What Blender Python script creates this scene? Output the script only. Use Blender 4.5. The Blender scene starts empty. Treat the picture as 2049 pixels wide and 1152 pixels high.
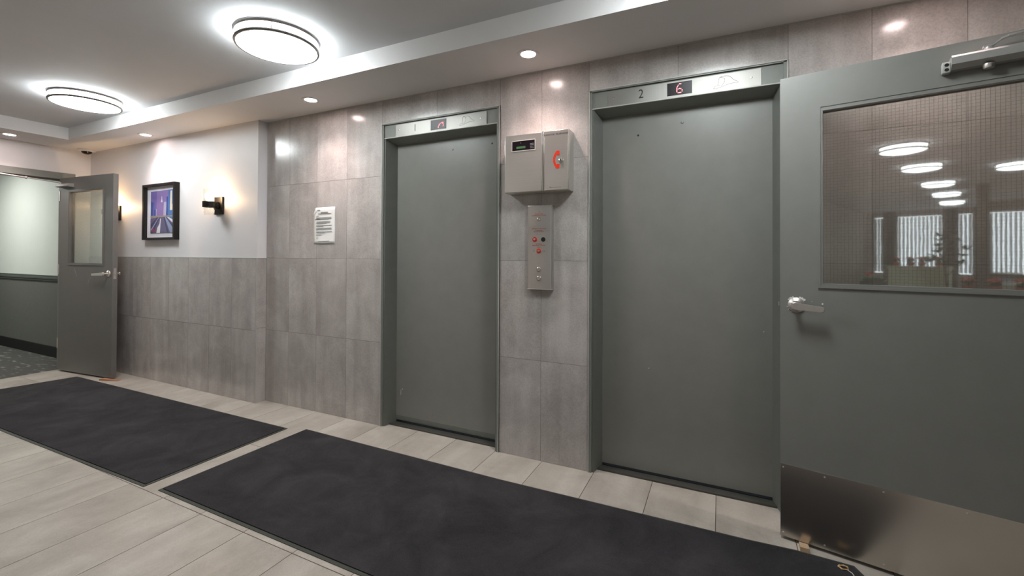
import bpy, bmesh, math, random
from mathutils import Vector, Matrix
random.seed(7)
PI = math.pi
S = bpy.context.scene
COL = S.collection

# ------------------------------------------------------------------ camera
CAM_H, CAM_D = 1.28, 2.554
yaw, pitch, roll, FPX, PPY = 0.4439, 0.0085840, 0.0044727, 877.313, 503.176
cam = bpy.data.cameras.new('camera')
cam.sensor_width = 36.0
cam.lens = FPX / 2049.0 * 36.0
cam.shift_x = 0.0
cam.shift_y = -(576.0 - PPY) / 2049.0
cam.clip_start = 0.02
camo = bpy.data.objects.new('camera', cam); COL.objects.link(camo)
fwd = Vector((-math.sin(yaw) * math.cos(pitch), math.cos(yaw) * math.cos(pitch), math.sin(pitch)))
rt = Vector((math.cos(yaw), math.sin(yaw), 0)); upv = rt.cross(fwd)
r2 = rt * math.cos(roll) + upv * math.sin(roll); u2 = -rt * math.sin(roll) + upv * math.cos(roll)
camo.matrix_world = Matrix(((r2.x, u2.x, -fwd.x, 0), (r2.y, u2.y, -fwd.y, -CAM_D), (r2.z, u2.z, -fwd.z, CAM_H), (0, 0, 0, 1)))
S.camera = camo

# ------------------------------------------------------------------ world, exposure
S.view_settings.view_transform = 'Standard'
S.view_settings.look = 'None'
S.view_settings.gamma = 1.0
S.view_settings.use_curve_mapping = False
S.view_settings.exposure = 0.0
w = bpy.data.worlds.new('world'); S.world = w; w.use_nodes = True
w.node_tree.nodes['Background'].inputs[0].default_value = (0.75, 0.85, 1.0, 1)
w.node_tree.nodes['Background'].inputs[1].default_value = 0.6
LAMP_E = 42.0        # ceiling lamps
SPOT_W = 32.0        # downlights
DISC_E = 60.0
BULB_E = 120.0
HALL_W = 42.0
COOL = (0.92, 0.99, 1.0)
LOBBY_E = 4.5
PINK = (1.0, 0.80, 0.76)
WARM = (1.0, 0.66, 0.38)

# ------------------------------------------------------------------ mesh helpers
class MB:
    def __init__(s): s.bm = bmesh.new()
    def _mat(s, before, m):
        for f in s.bm.faces:
            if f not in before: f.material_index = m
    def box(s, x0, x1, y0, y1, z0, z1, m=0, bev=0.0, seg=2):
        before = set(s.bm.faces)
        r = bmesh.ops.create_cube(s.bm, size=1.0)
        vs = r['verts']
        for v in vs:
            v.co = Vector(((x0 + x1) / 2 + v.co.x * (x1 - x0), (y0 + y1) / 2 + v.co.y * (y1 - y0), (z0 + z1) / 2 + v.co.z * (z1 - z0)))
        if bev > 0:
            es = list({e for v in vs for e in v.link_edges})
            bmesh.ops.bevel(s.bm, geom=es, offset=bev, segments=seg, profile=0.5, affect='EDGES')
        s._mat(before, m); return s
    def quad(s, pts, m=0):
        f = s.bm.faces.new([s.bm.verts.new(p) for p in pts]); f.material_index = m; return s
    def lathe(s, prof, c=(0, 0, 0), axis='Z', seg=32, m=0, sx=1.0):
        """prof: list of (radius, height along axis)"""
        def P(r, h, a):
            x, y = r * math.cos(a) * sx, r * math.sin(a)
            if axis == 'Z': q = (x, y, h)
            elif axis == 'Y': q = (x, h, -y)
            else: q = (h, x, y)
            return (c[0] + q[0], c[1] + q[1], c[2] + q[2])
        rings = []
        for r, h in prof:
            if r < 1e-6: rings.append([s.bm.verts.new(P(0, h, 0))])
            else: rings.append([s.bm.verts.new(P(r, h, 2 * PI * k / seg)) for k in range(seg)])
        for A, B in zip(rings, rings[1:]):
            for k in range(seg):
                k2 = (k + 1) % seg
                if len(A) == 1 and len(B) == 1: continue
                if len(A) == 1: vs = [A[0], B[k], B[k2]]
                elif len(B) == 1: vs = [A[k], B[0], A[k2]]
                else: vs = [A[k], B[k], B[k2], A[k2]]
                f = s.bm.faces.new(vs); f.material_index = m
        return s
    def cyl(s, c, r, h, axis='Z', seg=24, m=0):
        return s.lathe([(0, 0), (r, 0), (r, h), (0, h)], c, axis, seg, m)
    def torus(s, c, R, r, axis='Z', seg=48, n=10, m=0):
        return s.lathe([(R + r * math.cos(2 * PI * k / n), r * math.sin(2 * PI * k / n)) for k in range(n + 1)], c, axis, seg, m)
    def sphere(s, c, r, m=0, n=14, sz=1.0):
        return s.lathe([(r * math.sin(PI * k / n), -r * sz * math.cos(PI * k / n)) for k in range(n + 1)], c, 'Z', 2 * n, m)
    def tube(s, pts, r, seg=8, m=0):
        pts = [Vector(p) for p in pts]; rings = []
        for i, p in enumerate(pts):
            t = (pts[min(i + 1, len(pts) - 1)] - pts[max(i - 1, 0)]).normalized()
            a = t.cross(Vector((0, 0, 1)))
            if a.length < 1e-3: a = t.cross(Vector((1, 0, 0)))
            a.normalize(); b = t.cross(a)
            rr = r[i] if isinstance(r, (list, tuple)) else r
            rings.append([s.bm.verts.new(p + (a * math.cos(2 * PI * k / seg) + b * math.sin(2 * PI * k / seg)) * rr) for k in range(seg)])
        for A, B in zip(rings, rings[1:]):
            for k in range(seg):
                f = s.bm.faces.new([A[k], A[(k + 1) % seg], B[(k + 1) % seg], B[k]]); f.material_index = m
        for R_, rev in ((rings[0], True), (rings[-1], False)):
            f = s.bm.faces.new(R_[::-1] if rev else R_); f.material_index = m
        return s
    def prism(s, poly, y0, y1, m=0, plane='XZ'):
        """extrude a 2-D polygon between two values of the third axis"""
        def P(a, b, t): return (a, t, b) if plane == 'XZ' else ((a, b, t) if plane == 'XY' else (t, a, b))
        A = [s.bm.verts.new(P(a, b, y0)) for a, b in poly]; B = [s.bm.verts.new(P(a, b, y1)) for a, b in poly]
        n = len(poly)
        for f in [s.bm.faces.new(A), s.bm.faces.new(B[::-1])] + [s.bm.faces.new([A[k], B[k], B[(k + 1) % n], A[(k + 1) % n]]) for k in range(n)]:
            f.material_index = m
        return s
    def ring(s, x0, x1, z0, z1, a0, a1, b0, b1, y0, y1, m=0):
        """slab in XZ with a rectangular hole (a0..a1, b0..b1)"""
        O = [(x0, z0), (x1, z0), (x1, z1), (x0, z1)]; I = [(a0, b0), (a1, b0), (a1, b1), (a0, b1)]
        V = [[s.bm.verts.new((x, y, z)) for x, z in L] for y in (y0, y1) for L in (O, I)]
        for k in range(4):
            j = (k + 1) % 4
            for vs in ([V[0][k], V[0][j], V[1][j], V[1][k]], [V[2][k], V[3][k], V[3][j], V[2][j]],
                       [V[0][k], V[2][k], V[2][j], V[0][j]], [V[1][k], V[1][j], V[3][j], V[3][k]]):
                f = s.bm.faces.new(vs); f.material_index = m
        return s
    def build(s, name, mats, parent=None, smooth=20):
        bmesh.ops.recalc_face_normals(s.bm, faces=s.bm.faces)
        me = bpy.data.meshes.new(name)
        s.bm.to_mesh(me); s.bm.free()
        for mm in (mats if isinstance(mats, (list, tuple)) else [mats]): me.materials.append(mm)
        me.polygons.foreach_set('use_smooth', [True] * len(me.polygons))
        me.set_sharp_from_angle(angle=math.radians(smooth))
        o = bpy.data.objects.new(name, me); COL.objects.link(o)
        if parent: o.parent = parent
        return o

def thing(name, label, cat, loc=(0, 0, 0), rz=0.0, group=None):
    o = bpy.data.objects.new(name, None); COL.objects.link(o)
    o.empty_display_size = 0.05
    o.location = loc; o.rotation_euler = (0, 0, rz)
    o['label'] = label; o['category'] = cat
    if group: o['group'] = group
    return o
def tag(o, label, cat, group=None, loc=None):
    o['label'] = label; o['category'] = cat
    if group: o['group'] = group
    if loc: o.location = loc
    return o
def struct(o, label=None):
    o['kind'] = 'structure'
    if label: o['label'] = label
    return o
def dup(root, loc, label, rz=None):
    r = root.copy(); COL.objects.link(r); r.location = loc; r['label'] = label
    if rz is not None: r.rotation_euler = (0, 0, rz)
    for ch in list(root.children):
        c = ch.copy(); COL.objects.link(c); c.parent = r
        for g in ch.children:
            d = g.copy(); COL.objects.link(d); d.parent = c
    return r
def text(name, body, size, x, y, z, m, parent, ext=0.0003, sx=1.0, align='CENTER'):
    cu = bpy.data.curves.new('t', 'FONT'); cu.body = body; cu.size = size; cu.extrude = ext
    cu.align_x = align; cu.align_y = 'CENTER'
    t = bpy.data.objects.new('t', cu); COL.objects.link(t)
    bpy.context.view_layer.update()
    me = bpy.data.meshes.new_from_object(t.evaluated_get(bpy.context.evaluated_depsgraph_get()))
    bpy.data.objects.remove(t)
    me.transform(Matrix.Translation((x, y, z)) @ Matrix.Rotation(PI / 2, 4, 'X') @ Matrix.Diagonal((sx, 1, 1, 1)))
    me.name = name; me.materials.clear(); me.materials.append(m)
    o = bpy.data.objects.new(name, me); COL.objects.link(o); o.parent = parent
    return o

# ------------------------------------------------------------------ materials
def newmat(name):
    m = bpy.data.materials.new(name); m.use_nodes = True
    nt = m.node_tree; return m, nt, nt.nodes['Principled BSDF']
def noise(nt, scale, detail=4, rough=0.55, vec=None, dist=0.0):
    n = nt.nodes.new('ShaderNodeTexNoise'); n.inputs['Scale'].default_value = scale
    n.inputs['Detail'].default_value = detail; n.inputs['Roughness'].default_value = rough
    n.inputs['Distortion'].default_value = dist
    if vec: nt.links.new(vec, n.inputs['Vector'])
    return n.outputs['Fac']
def ramp(nt, fac, stops):
    r = nt.nodes.new('ShaderNodeValToRGB'); nt.links.new(fac, r.inputs[0])
    e = r.color_ramp.elements
    while len(e) < len(stops): e.new(0.5)
    for i, (p, c) in enumerate(stops):
        e[i].position = p; e[i].color = (*c, 1) if len(c) == 3 else c
    return r.outputs[0]
def mix(nt, fac, a, b, mode='MIX'):
    n = nt.nodes.new('ShaderNodeMix'); n.data_type = 'RGBA'; n.blend_type = mode
    for i, v in ((0, fac), (6, a), (7, b)):
        if isinstance(v, (int, float)): n.inputs[i].default_value = v
        elif isinstance(v, tuple): n.inputs[i].default_value = (*v, 1)
        else: nt.links.new(v, n.inputs[i])
    return n.outputs[2]
def bump(nt, b, h, strength, dist=0.002):
    n = nt.nodes.new('ShaderNodeBump'); n.inputs['Strength'].default_value = strength; n.inputs['Distance'].default_value = dist
    nt.links.new(h, n.inputs['Height']); nt.links.new(n.outputs[0], b.inputs['Normal'])
def objvec(nt, scale=(1, 1, 1), attr=False):
    tc = nt.nodes.new('ShaderNodeTexCoord'); mp = nt.nodes.new('ShaderNodeMapping'); mp.inputs['Scale'].default_value = scale
    v = tc.outputs['Object']
    if attr:
        at = nt.nodes.new('ShaderNodeAttribute'); at.attribute_name = 'rnd'
        sc = nt.nodes.new('ShaderNodeVectorMath'); sc.operation = 'SCALE'; sc.inputs['Scale'].default_value = 23.0
        nt.links.new(at.outputs['Color'], sc.inputs[0])
        ad = nt.nodes.new('ShaderNodeVectorMath'); ad.operation = 'ADD'
        nt.links.new(v, ad.inputs[0]); nt.links.new(sc.outputs[0], ad.inputs[1]); v = ad.outputs[0]
    nt.links.new(v, mp.inputs['Vector']); return mp.outputs[0]
def lin(r, g, b):
    f = lambda c: (c / 255 / 12.92) if c / 255 <= 0.04045 else ((c / 255 + 0.055) / 1.055) ** 2.4
    return (f(r), f(g), f(b))

def simple(name, col, rough=0.5, metal=0.0, spec=0.5, nsc=0, namt=0.0, bsc=0, bst=0.0, coat=0.0):
    m, nt, b = newmat(name)
    b.inputs['Roughness'].default_value = rough; b.inputs['Metallic'].default_value = metal
    b.inputs['Specular IOR Level'].default_value = spec
    v = objvec(nt)
    n = noise(nt, nsc or 12, 5, 0.6, v)
    k = namt or 0.04
    c = ramp(nt, n, [(0.25, tuple(x * (1 - k) for x in col)), (0.75, tuple(min(1, x * (1 + k)) for x in col))])
    nt.links.new(c, b.inputs['Base Color'])
    if bst: bump(nt, b, noise(nt, bsc, 3, 0.5, v), bst)
    if coat: b.inputs['Coat Weight'].default_value = coat; b.inputs['Coat Roughness'].default_value = 0.08
    return m
def emis(name, col, e):
    m, nt, b = newmat(name)
    b.inputs['Base Color'].default_value = (0.8, 0.8, 0.8, 1)
    b.inputs['Emission Color'].default_value = (*col, 1); b.inputs['Emission Strength'].default_value = e
    return m

def tilemat(name, dark, mid, light, stretch, rough, streak=0.5, speck=0.86):
    m, nt, b = newmat(name)
    v = objvec(nt, stretch, True); iso = objvec(nt, (1, 1, 1), True)
    n1 = noise(nt, 1.0, 6, 0.55, v, 0.25)
    cl = noise(nt, 4.5, 6, 0.65, iso, 0.5)
    av = nt.nodes.new('ShaderNodeMix'); av.inputs[0].default_value = 0.5
    nt.links.new(n1, av.inputs[2]); nt.links.new(cl, av.inputs[3])
    c1 = ramp(nt, av.outputs[0], [(0.36, dark), (0.5, mid), (0.64, light)])
    v2 = objvec(nt, tuple(x * 2.2 for x in stretch), True)
    st = ramp(nt, noise(nt, 1.0, 3, 0.5, v2, 0.15), [(0.56, (0, 0, 0)), (0.72, (1, 1, 1))])
    pm = ramp(nt, noise(nt, 3.0, 3, 0.5, iso), [(0.42, (0, 0, 0)), (0.60, (1, 1, 1))])
    m1 = nt.nodes.new('ShaderNodeMath'); m1.operation = 'MULTIPLY'; nt.links.new(st, m1.inputs[0]); nt.links.new(pm, m1.inputs[1])
    mm = nt.nodes.new('ShaderNodeMath'); mm.operation = 'MULTIPLY'; mm.inputs[1].default_value = streak
    nt.links.new(m1.outputs[0], mm.inputs[0])
    c2 = mix(nt, mm.outputs[0], c1, light)
    sp = ramp(nt, noise(nt, 110, 5, 0.8, iso), [(0.32, (speck, speck, speck)), (0.58, (1.03, 1.03, 1.03))])
    c3 = mix(nt, 1.0, c2, sp, 'MULTIPLY')
    nt.links.new(c3, b.inputs['Base Color'])
    rr = nt.nodes.new('ShaderNodeMapRange'); nt.links.new(noise(nt, 40, 4, 0.6, iso), rr.inputs[0])
    rr.inputs[3].default_value = rough * 0.8; rr.inputs[4].default_value = rough * 1.25
    nt.links.new(rr.outputs[0], b.inputs['Roughness'])
    bump(nt, b, noise(nt, 160, 3, 0.6, iso), 0.05, 0.0005)
    return m

M = {}
M['tile'] = tilemat('wall_tile_grey', lin(163, 156, 152), lin(180, 173, 169), lin(198, 192, 189), (7, 7, 0.7), 0.18, 0.45, 0.80)
M['floor'] = tilemat('floor_tile_beige', lin(163, 155, 145), lin(181, 173, 163), lin(197, 190, 180), (6, 1.0, 6), 0.30, 0.2, 0.90)
M['grout'] = simple('grout_grey', lin(112, 102, 95), 0.9, nsc=80)
M['fgrout'] = simple('floor_grout', lin(84, 72, 62), 0.9, nsc=80)
M['white'] = simple('painted_plaster_white', lin(222, 219, 221), 0.5, nsc=5, namt=0.015, bsc=90, bst=0.06)
M['ceil'] = simple('painted_ceiling', lin(210, 211, 214), 0.75, nsc=4, namt=0.03, bsc=60, bst=0.05)
M['soffit'] = simple('painted_soffit', lin(222, 220, 220), 0.7, nsc=4, namt=0.02, bsc=60, bst=0.04)
M['doorg'] = simple('grey_green_door_paint', lin(127, 126, 121), 0.36, nsc=9, namt=0.05, bsc=240, bst=0.10)
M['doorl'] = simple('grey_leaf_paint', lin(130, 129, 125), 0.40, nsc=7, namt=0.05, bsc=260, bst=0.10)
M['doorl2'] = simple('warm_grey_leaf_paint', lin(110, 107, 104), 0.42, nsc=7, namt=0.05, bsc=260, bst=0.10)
M['frameg'] = simple('grey_frame_paint', lin(124, 126, 121), 0.38, nsc=20, namt=0.05, bsc=200, bst=0.08)
M['jamb'] = simple('grey_jamb_paint', lin(108, 110, 105), 0.38, nsc=16, namt=0.07, bsc=200, bst=0.08)
M['edge'] = simple('bare_trim_edge', lin(176, 176, 170), 0.35, nsc=30, namt=0.06)
M['black'] = simple('black_metal', lin(20, 17, 17), 0.45, spec=0.3)
M['blackm'] = simple('black_matte', lin(12, 12, 13), 0.6)
M['sill'] = simple('dark_sill', lin(78, 78, 72), 0.45, 0.3, nsc=30, namt=0.15)
M['chrome'] = simple('polished_chrome', (0.72, 0.71, 0.69), 0.16, 1.0)
M['nickel'] = simple('satin_nickel', (0.68, 0.63, 0.60), 0.36, 0.85)
M['lampring'] = simple('lamp_ring_nickel', (0.16, 0.14, 0.13), 0.4, 0.8)
M['aluminium'] = simple('grey_closer_metal', lin(172, 170, 168), 0.42, 0.35)
M['red'] = simple('red_enamel', lin(205, 45, 22), 0.4)
M['redink'] = simple('red_ink', lin(176, 60, 52), 0.6)
M['ink'] = simple('dark_ink', lin(40, 38, 36), 0.6)
M['etch'] = simple('etched_outline', lin(96, 84, 52), 0.6)
M['paper'] = simple('paper_white', lin(232, 231, 228), 0.6, nsc=20, namt=0.01)
M['textgrey'] = simple('printed_text_grey', lin(165, 164, 164), 0.7)
M['wood'] = simple('raw_wood', lin(160, 112, 80), 0.6, nsc=60, namt=0.15)
M['rubber'] = simple('mat_rubber_edge', lin(56, 58, 50), 0.65, nsc=50, namt=0.08)

def brushed(name, col, rough, axis, bst=0.04, metal=1.0):
    m, nt, b = newmat(name)
    b.inputs['Metallic'].default_value = metal
    sc = {'X': (3, 200, 260), 'Z': (260, 200, 3)}[axis]
    n = noise(nt, 1.0, 4, 0.6, objvec(nt, sc))
    n2 = noise(nt, 4, 2, 0.45, objvec(nt))
    c = mix(nt, 0.5, ramp(nt, n, [(0.3, tuple(x * 0.88 for x in col)), (0.7, col)]), ramp(nt, n2, [(0.3, tuple(x * 0.82 for x in col)), (0.7, col)]))
    nt.links.new(c, b.inputs['Base Color'])
    mr = nt.nodes.new('ShaderNodeMapRange'); nt.links.new(n2, mr.inputs[0]); mr.inputs[3].default_value = rough * 0.75; mr.inputs[4].default_value = rough * 1.3
    nt.links.new(mr.outputs[0], b.inputs['Roughness'])
    bump(nt, b, n, bst, 0.0003)
    return m
M['steel'] = brushed('brushed_steel', (0.66, 0.63, 0.59), 0.32, 'X', metal=0.82)
M['plate'] = brushed('plate_steel', (0.34, 0.33, 0.31), 0.46, 'Z', metal=0.9)
M['steelv'] = brushed('brushed_steel_vertical', (0.60, 0.56, 0.54), 0.30, 'Z', metal=0.75)
M['kick'] = simple('kick_plate_steel', (0.54, 0.50, 0.46), 0.26, 1.0, nsc=2.5, namt=0.05)

# reflective wired glass
m, nt, b = newmat('wired_glass'); nt.nodes.remove(b)
out = [n for n in nt.nodes if n.type == 'OUTPUT_MATERIAL'][0]
tr = nt.nodes.new('ShaderNodeBsdfTransparent'); tr.inputs[0].default_value = (0.90, 0.92, 0.90, 1)
gl = nt.nodes.new('ShaderNodeBsdfGlossy'); gl.inputs['Roughness'].default_value = 0.025; gl.inputs[0].default_value = (1, 1, 1, 1)
fr = nt.nodes.new('ShaderNodeLayerWeight'); fr.inputs['Blend'].default_value = 0.35
bp = nt.nodes.new('ShaderNodeBump'); bp.inputs['Strength'].default_value = 0.012; bp.inputs['Distance'].default_value = 0.001
nt.links.new(noise(nt, 30, 2, 0.5, objvec(nt)), bp.inputs['Height']); nt.links.new(bp.outputs[0], gl.inputs['Normal'])
pw = nt.nodes.new('ShaderNodeMath'); pw.operation = 'POWER'; pw.inputs[1].default_value = 3.0; nt.links.new(fr.outputs['Facing'], pw.inputs[0])
mr = nt.nodes.new('ShaderNodeMath'); mr.operation = 'MULTIPLY_ADD'; mr.inputs[1].default_value = 0.6; mr.inputs[2].default_value = 0.27
nt.links.new(pw.outputs[0], mr.inputs[0])
mx = nt.nodes.new('ShaderNodeMixShader'); nt.links.new(mr.outputs[0], mx.inputs[0]); nt.links.new(tr.outputs[0], mx.inputs[1]); nt.links.new(gl.outputs[0], mx.inputs[2])
nt.links.new(mx.outputs[0], out.inputs[0]); M['wired'] = m

g_ = M['wired'].copy(); g_.name = 'clear_glass'; M['glasscl'] = g_
for n in g_.node_tree.nodes:
    if n.type == 'MATH' and n.operation == 'MULTIPLY_ADD': n.inputs[2].default_value = 0.03; n.inputs[1].default_value = 0.5
    if n.type == 'BSDF_TRANSPARENT': n.inputs[0].default_value = (0.97, 0.97, 0.96, 1)
# entrance mat pile
m, nt, b = newmat('mat_pile_charcoal')
v = objvec(nt); n1 = noise(nt, 3.2, 8, 0.68, v, 0.6); n2 = noise(nt, 420, 3, 0.7, v)
c = mix(nt, 0.5, ramp(nt, n1, [(0.36, lin(34, 33, 35)), (0.5, lin(54, 52, 54)), (0.66, lin(70, 68, 70))]), ramp(nt, n2, [(0.3, lin(32, 31, 33)), (0.7, lin(74, 72, 75))]))
nt.links.new(c, b.inputs['Base Color']); b.inputs['Roughness'].default_value = 0.95; b.inputs['Specular IOR Level'].default_value = 0.15
bump(nt, b, n2, 0.6, 0.003); M['mat'] = m
# hallway carpet
m, nt, b = newmat('hall_carpet')
v = objvec(nt, (3, 11, 1)); n1 = noise(nt, 2.0, 2, 0.4, v)
c = ramp(nt, n1, [(0.52, lin(66, 63, 59)), (0.60, lin(84, 83, 78)), (0.68, lin(134, 136, 130))])
c = mix(nt, 0.4, c, ramp(nt, noise(nt, 300, 3, 0.7, objvec(nt)), [(0.3, lin(40, 40, 40)), (0.7, lin(110, 110, 106))]))
nt.links.new(c, b.inputs['Base Color']); b.inputs['Roughness'].default_value = 0.95; M['carpet'] = m
M['hallup'] = simple('hall_pale_green', lin(206, 208, 202), 0.6, nsc=6, namt=0.02, bsc=100, bst=0.15)
M['halllow'] = simple('hall_dark_green', lin(100, 100, 95), 0.6, nsc=30, namt=0.08, bsc=120, bst=0.15)
M['hallrail'] = simple('hall_rail_green', lin(82, 86, 81), 0.4)
M['brown'] = simple('bronze_brown_frame', lin(96, 90, 78), 0.5)
M['leaf'] = simple('leaf_green', lin(62, 98, 62), 0.5, nsc=30, namt=0.25)
M['succ'] = simple('succulent_green', lin(110, 160, 130), 0.5, nsc=30, namt=0.2)
M['bract'] = simple('red_bract', lin(255, 84, 52), 0.5, nsc=30, namt=0.15)
M['pinkb'] = simple('pink_bloom', lin(250, 140, 120), 0.5, nsc=30, namt=0.2)
M['terra'] = simple('terracotta', lin(186, 104, 80), 0.7)
M['pot'] = simple('dark_planter', lin(70, 66, 62), 0.6)
M['table'] = simple('pale_green_table', lin(198, 206, 176), 0.5)
M['wallbeh'] = simple('lobby_wall_taupe', lin(196, 188, 176), 0.55, nsc=4, namt=0.05)
M['daylight'] = emis('daylit_pane', (0.86, 0.95, 1.0), 1.9)
M['slat'] = simple('blind_slat_white', lin(230, 235, 235), 0.5)
M['bluep'] = simple('blue_plastic', lin(90, 120, 190), 0.4)
M['lamp'] = emis('lamp_diffuser_glow', COOL, LAMP_E)
M['lamplob'] = emis('lobby_lamp_glow', COOL, LOBBY_E)
M['disc'] = emis('downlight_glow', PINK, DISC_E)
M['bulb'] = emis('warm_bulb_glow', WARM, BULB_E)
M['led'] = emis('red_led', (1.0, 0.015, 0.05), 2.2)
M['lcd'] = emis('green_lcd', (0.06, 0.22, 0.07), 0.3)
M['lcd'].node_tree.nodes['Principled BSDF'].inputs['Base Color'].default_value = (0.03, 0.08, 0.03, 1)
M['ledbg'] = simple('display_smoke', lin(24, 16, 22), 0.3, spec=0.2)

def tiles(mb, rects, y0, y1, axis='Y', gap=0.0020, m=0):
    """thin slabs with real joints; each gets its own random value"""
    for (a0, a1, b0, b1) in rects:
        r = (random.random(), random.random(), random.random(), 1)
        before = set(mb.bm.faces)
        lay = mb.bm.loops.layers.color.get('rnd') or mb.bm.loops.layers.color.new('rnd')
        before = set(mb.bm.faces)
        g = gap / 2
        if axis == 'Y': mb.box(a0 + g, a1 - g, y0, y1, b0 + g, b1 - g, m)
        elif axis == 'X': mb.box(y0, y1, a0 + g, a1 - g, b0 + g, b1 - g, m)
        else: mb.box(a0 + g, a1 - g, b0 + g, b1 - g, y0, y1, m)
        for f in mb.bm.faces:
            if f not in before:
                for l in f.loops: l[lay] = r

# ------------------------------------------------------------------ room shell
ZR = [0, 0.622, 1.248, 1.872, 2.44]
E1 = (-2.300, -1.303); E2 = (-0.709, 0.304); EH = 2.262
XW, XC = -6.56, -3.603   # left wall face, corner of the tiled recess
XR = 3.2
mb = MB()
rects = []
cols = [XC, -3.313, -2.985, -2.655, E1[0]]
for i in range(4):
    for a, b in zip(cols, cols[1:]): rects.append((a, b, ZR[i], ZR[i + 1]))
    for a, b in ((E1[1], -1.012), (-1.012, E2[0])): rects.append((a, b, ZR[i], ZR[i + 1]))
    cc = [E2[1], 0.637, 0.967, 1.30, 1.63, 1.96, 2.29, 2.62, 2.95, XR]
    for a, b in zip(cc, cc[1:]): rects.append((a, b, ZR[i], ZR[i + 1]))
for a, b in ((E1[0], -1.80), (-1.80, E1[1]), (E2[0], -0.21), (-0.21, E2[1])): rects.append((a, b, EH, 2.44))
tiles(mb, rects, 0.0, 0.010, 'Y')
for a, b, c, d in ((XC, E1[0], 0, 2.44), (E1[1], E2[0], 0, 2.44), (E2[1], XR, 0, 2.44), (E1[0], E1[1], EH, 2.44), (E2[0], E2[1], EH, 2.44)):
    mb.box(a, b, 0.0012, 0.30, c, d, 1)
struct(mb.build('wall_back', [M['tile'], M['grout']]), 'grey stone-look tiled wall around the two elevators')

# painted left part of the back wall with tiled wainscot
mb = MB()
mb.box(XW - 0.14, XC - 0.004, -0.084, 0.30, 1.246, 2.44, 0)
mb.box(XW - 0.14, XC - 0.012, -0.080, 0.30, 0, 1.246, 1)
struct(mb.build('wall_back', [M['white'], M['grout']]), 'white painted upper wall beside the left door')
mb = MB(); rects = []
xs = [XC - 0.01 - 0.33 * k for k in range(10)][::-1]; xs[0] = XW
for a, b in zip(xs, xs[1:]):
    for i in (0, 1): rects.append((a, b, ZR[i], ZR[i + 1] if i == 0 else 1.244))
tiles(mb, rects, -0.090, -0.079, 'Y')
tiles(mb, [(-0.090, 0.0, 0, 0.641), (-0.090, 0.0, 0.641, 1.244)], XC - 0.0118, XC, 'X')
mb.box(XW, XC + 0.001, -0.0912, -0.080, 1.244, 1.248, 1)
mb.box(XC - 0.0015, XC + 0.001, -0.0915, -0.089, 0, 1.244, 1)
struct(mb.build('trim_1', [M['tile'], M['edge']]), 'grey tiled wainscot under the white wall')

# floor tiles
mb = MB(); rects = []
x = -2.966 - 0.3295 * 11
xs = [-6.60]
k = -11
while True:
    xx = -2.966 + 0.3272 * k
    k += 1
    if xx < -6.55: continue
    if xx > XR: break
    xs.append(xx)
xs.append(XR)
ys = [0.05, -0.628] + [-1.25 - 0.622 * k for k in range(0, 23)]
for a, b in zip(xs, xs[1:]):
    for c, d in zip(ys, ys[1:]):
        rects.append((a, b, d, c))
tiles(mb, rects, -0.008, 0.0, 'Z', 0.0034)
mb.box(-6.60, XR, ys[-1], 0.05, -0.06, -0.0014, 1)
struct(mb.build('floor', [M['floor'], M['fgrout']]), 'beige stone-look tile floor')

# ceiling and lowered border
mb = MB(); mb.box(XW - 0.14, XR + 0.1, -14.8, 0.30, 2.56, 2.66, 0)
struct(mb.build('ceiling', M['ceil']))
mb = MB(); mb.box(XW, XR, -0.466, 0.30, 2.44, 2.56, 0); mb.box(XW, -6.015, -3.0, -0.466, 2.44, 2.56, 0)
struct(mb.build('trim_2', M['soffit']), 'lowered ceiling border above the walls')
mb = MB(); mb.box(XC, XR, -0.004, 0.0, 2.435, 2.44, 0)
struct(mb.build('trim_3', M['edge']), 'thin pale bead where tile meets ceiling')

# left wall with doorway
DY0, DY1, DZ = -0.300, -1.335, 2.095
mb = MB()
mb.box(XW - 0.14, XW, -0.250, 0.0, 0, 2.56, 0)
mb.box(XW - 0.14, XW, DY1 - 0.05, -0.250, DZ + 0.07, 2.56, 0)
mb.box(XW - 0.14, XW, -3.0, DY1 - 0.05, 0, 2.56, 0)
struct(mb.build('wall_left', M['white']))
mb = MB()
yo = -0.217
prof = [(XW - 0.15, XW + 0.012)]
mb.box(XW - 0.15, XW + 0.012, DY0, yo, 0, DZ, 0, 0.002)
mb.box(XW - 0.15, XW + 0.012, DY1 - 0.06, DY1, 0, DZ, 0, 0.002)
mb.box(XW - 0.15, XW + 0.012, DY1 - 0.06, yo, DZ, DZ + 0.072, 0, 0.002)
mb.box(XW - 0.10, XW - 0.05, DY1, DY0, DZ - 0.016, DZ, 0)
struct(mb.build('trim_4', M['frameg']), 'grey metal door frame of the left doorway')

# hallway beyond
HX = -13.0
mb = MB(); mb.box(HX, XW - 0.14, -0.080, 0.3, 0.0, 0.95, 1); mb.box(HX, XW - 0.14, -0.080, 0.3, 0.95, 2.5, 0)
struct(mb.build('wall_hallway', [M['hallup'], M['halllow']]), 'hallway wall, pale green above and dark green below')
mb = MB(); mb.box(HX - 0.1, HX, -2.2, 0.3, 0, 2.5, 0); mb.box(HX, XW - 0.14, -2.3, -2.2, 0, 2.5, 0)
struct(mb.build('wall_hallway', [M['hallup']]))
mb = MB(); mb.box(HX, -6.60, -2.2, -0.08, -0.05, 0.0, 0)
struct(mb.build('floor_hallway', M['carpet']), 'dark patterned hallway carpet')
mb = MB(); mb.box(HX, XW - 0.14, -2.2, 0.3, 2.5, 2.6, 0)
struct(mb.build('ceiling_hallway', M['ceil']))
mb = MB(); mb.box(HX, XW - 0.14, -0.094, -0.080, 0.0, 0.128, 0)
struct(mb.build('baseboard_hallway', M['blackm']))
mb = MB()
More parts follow.
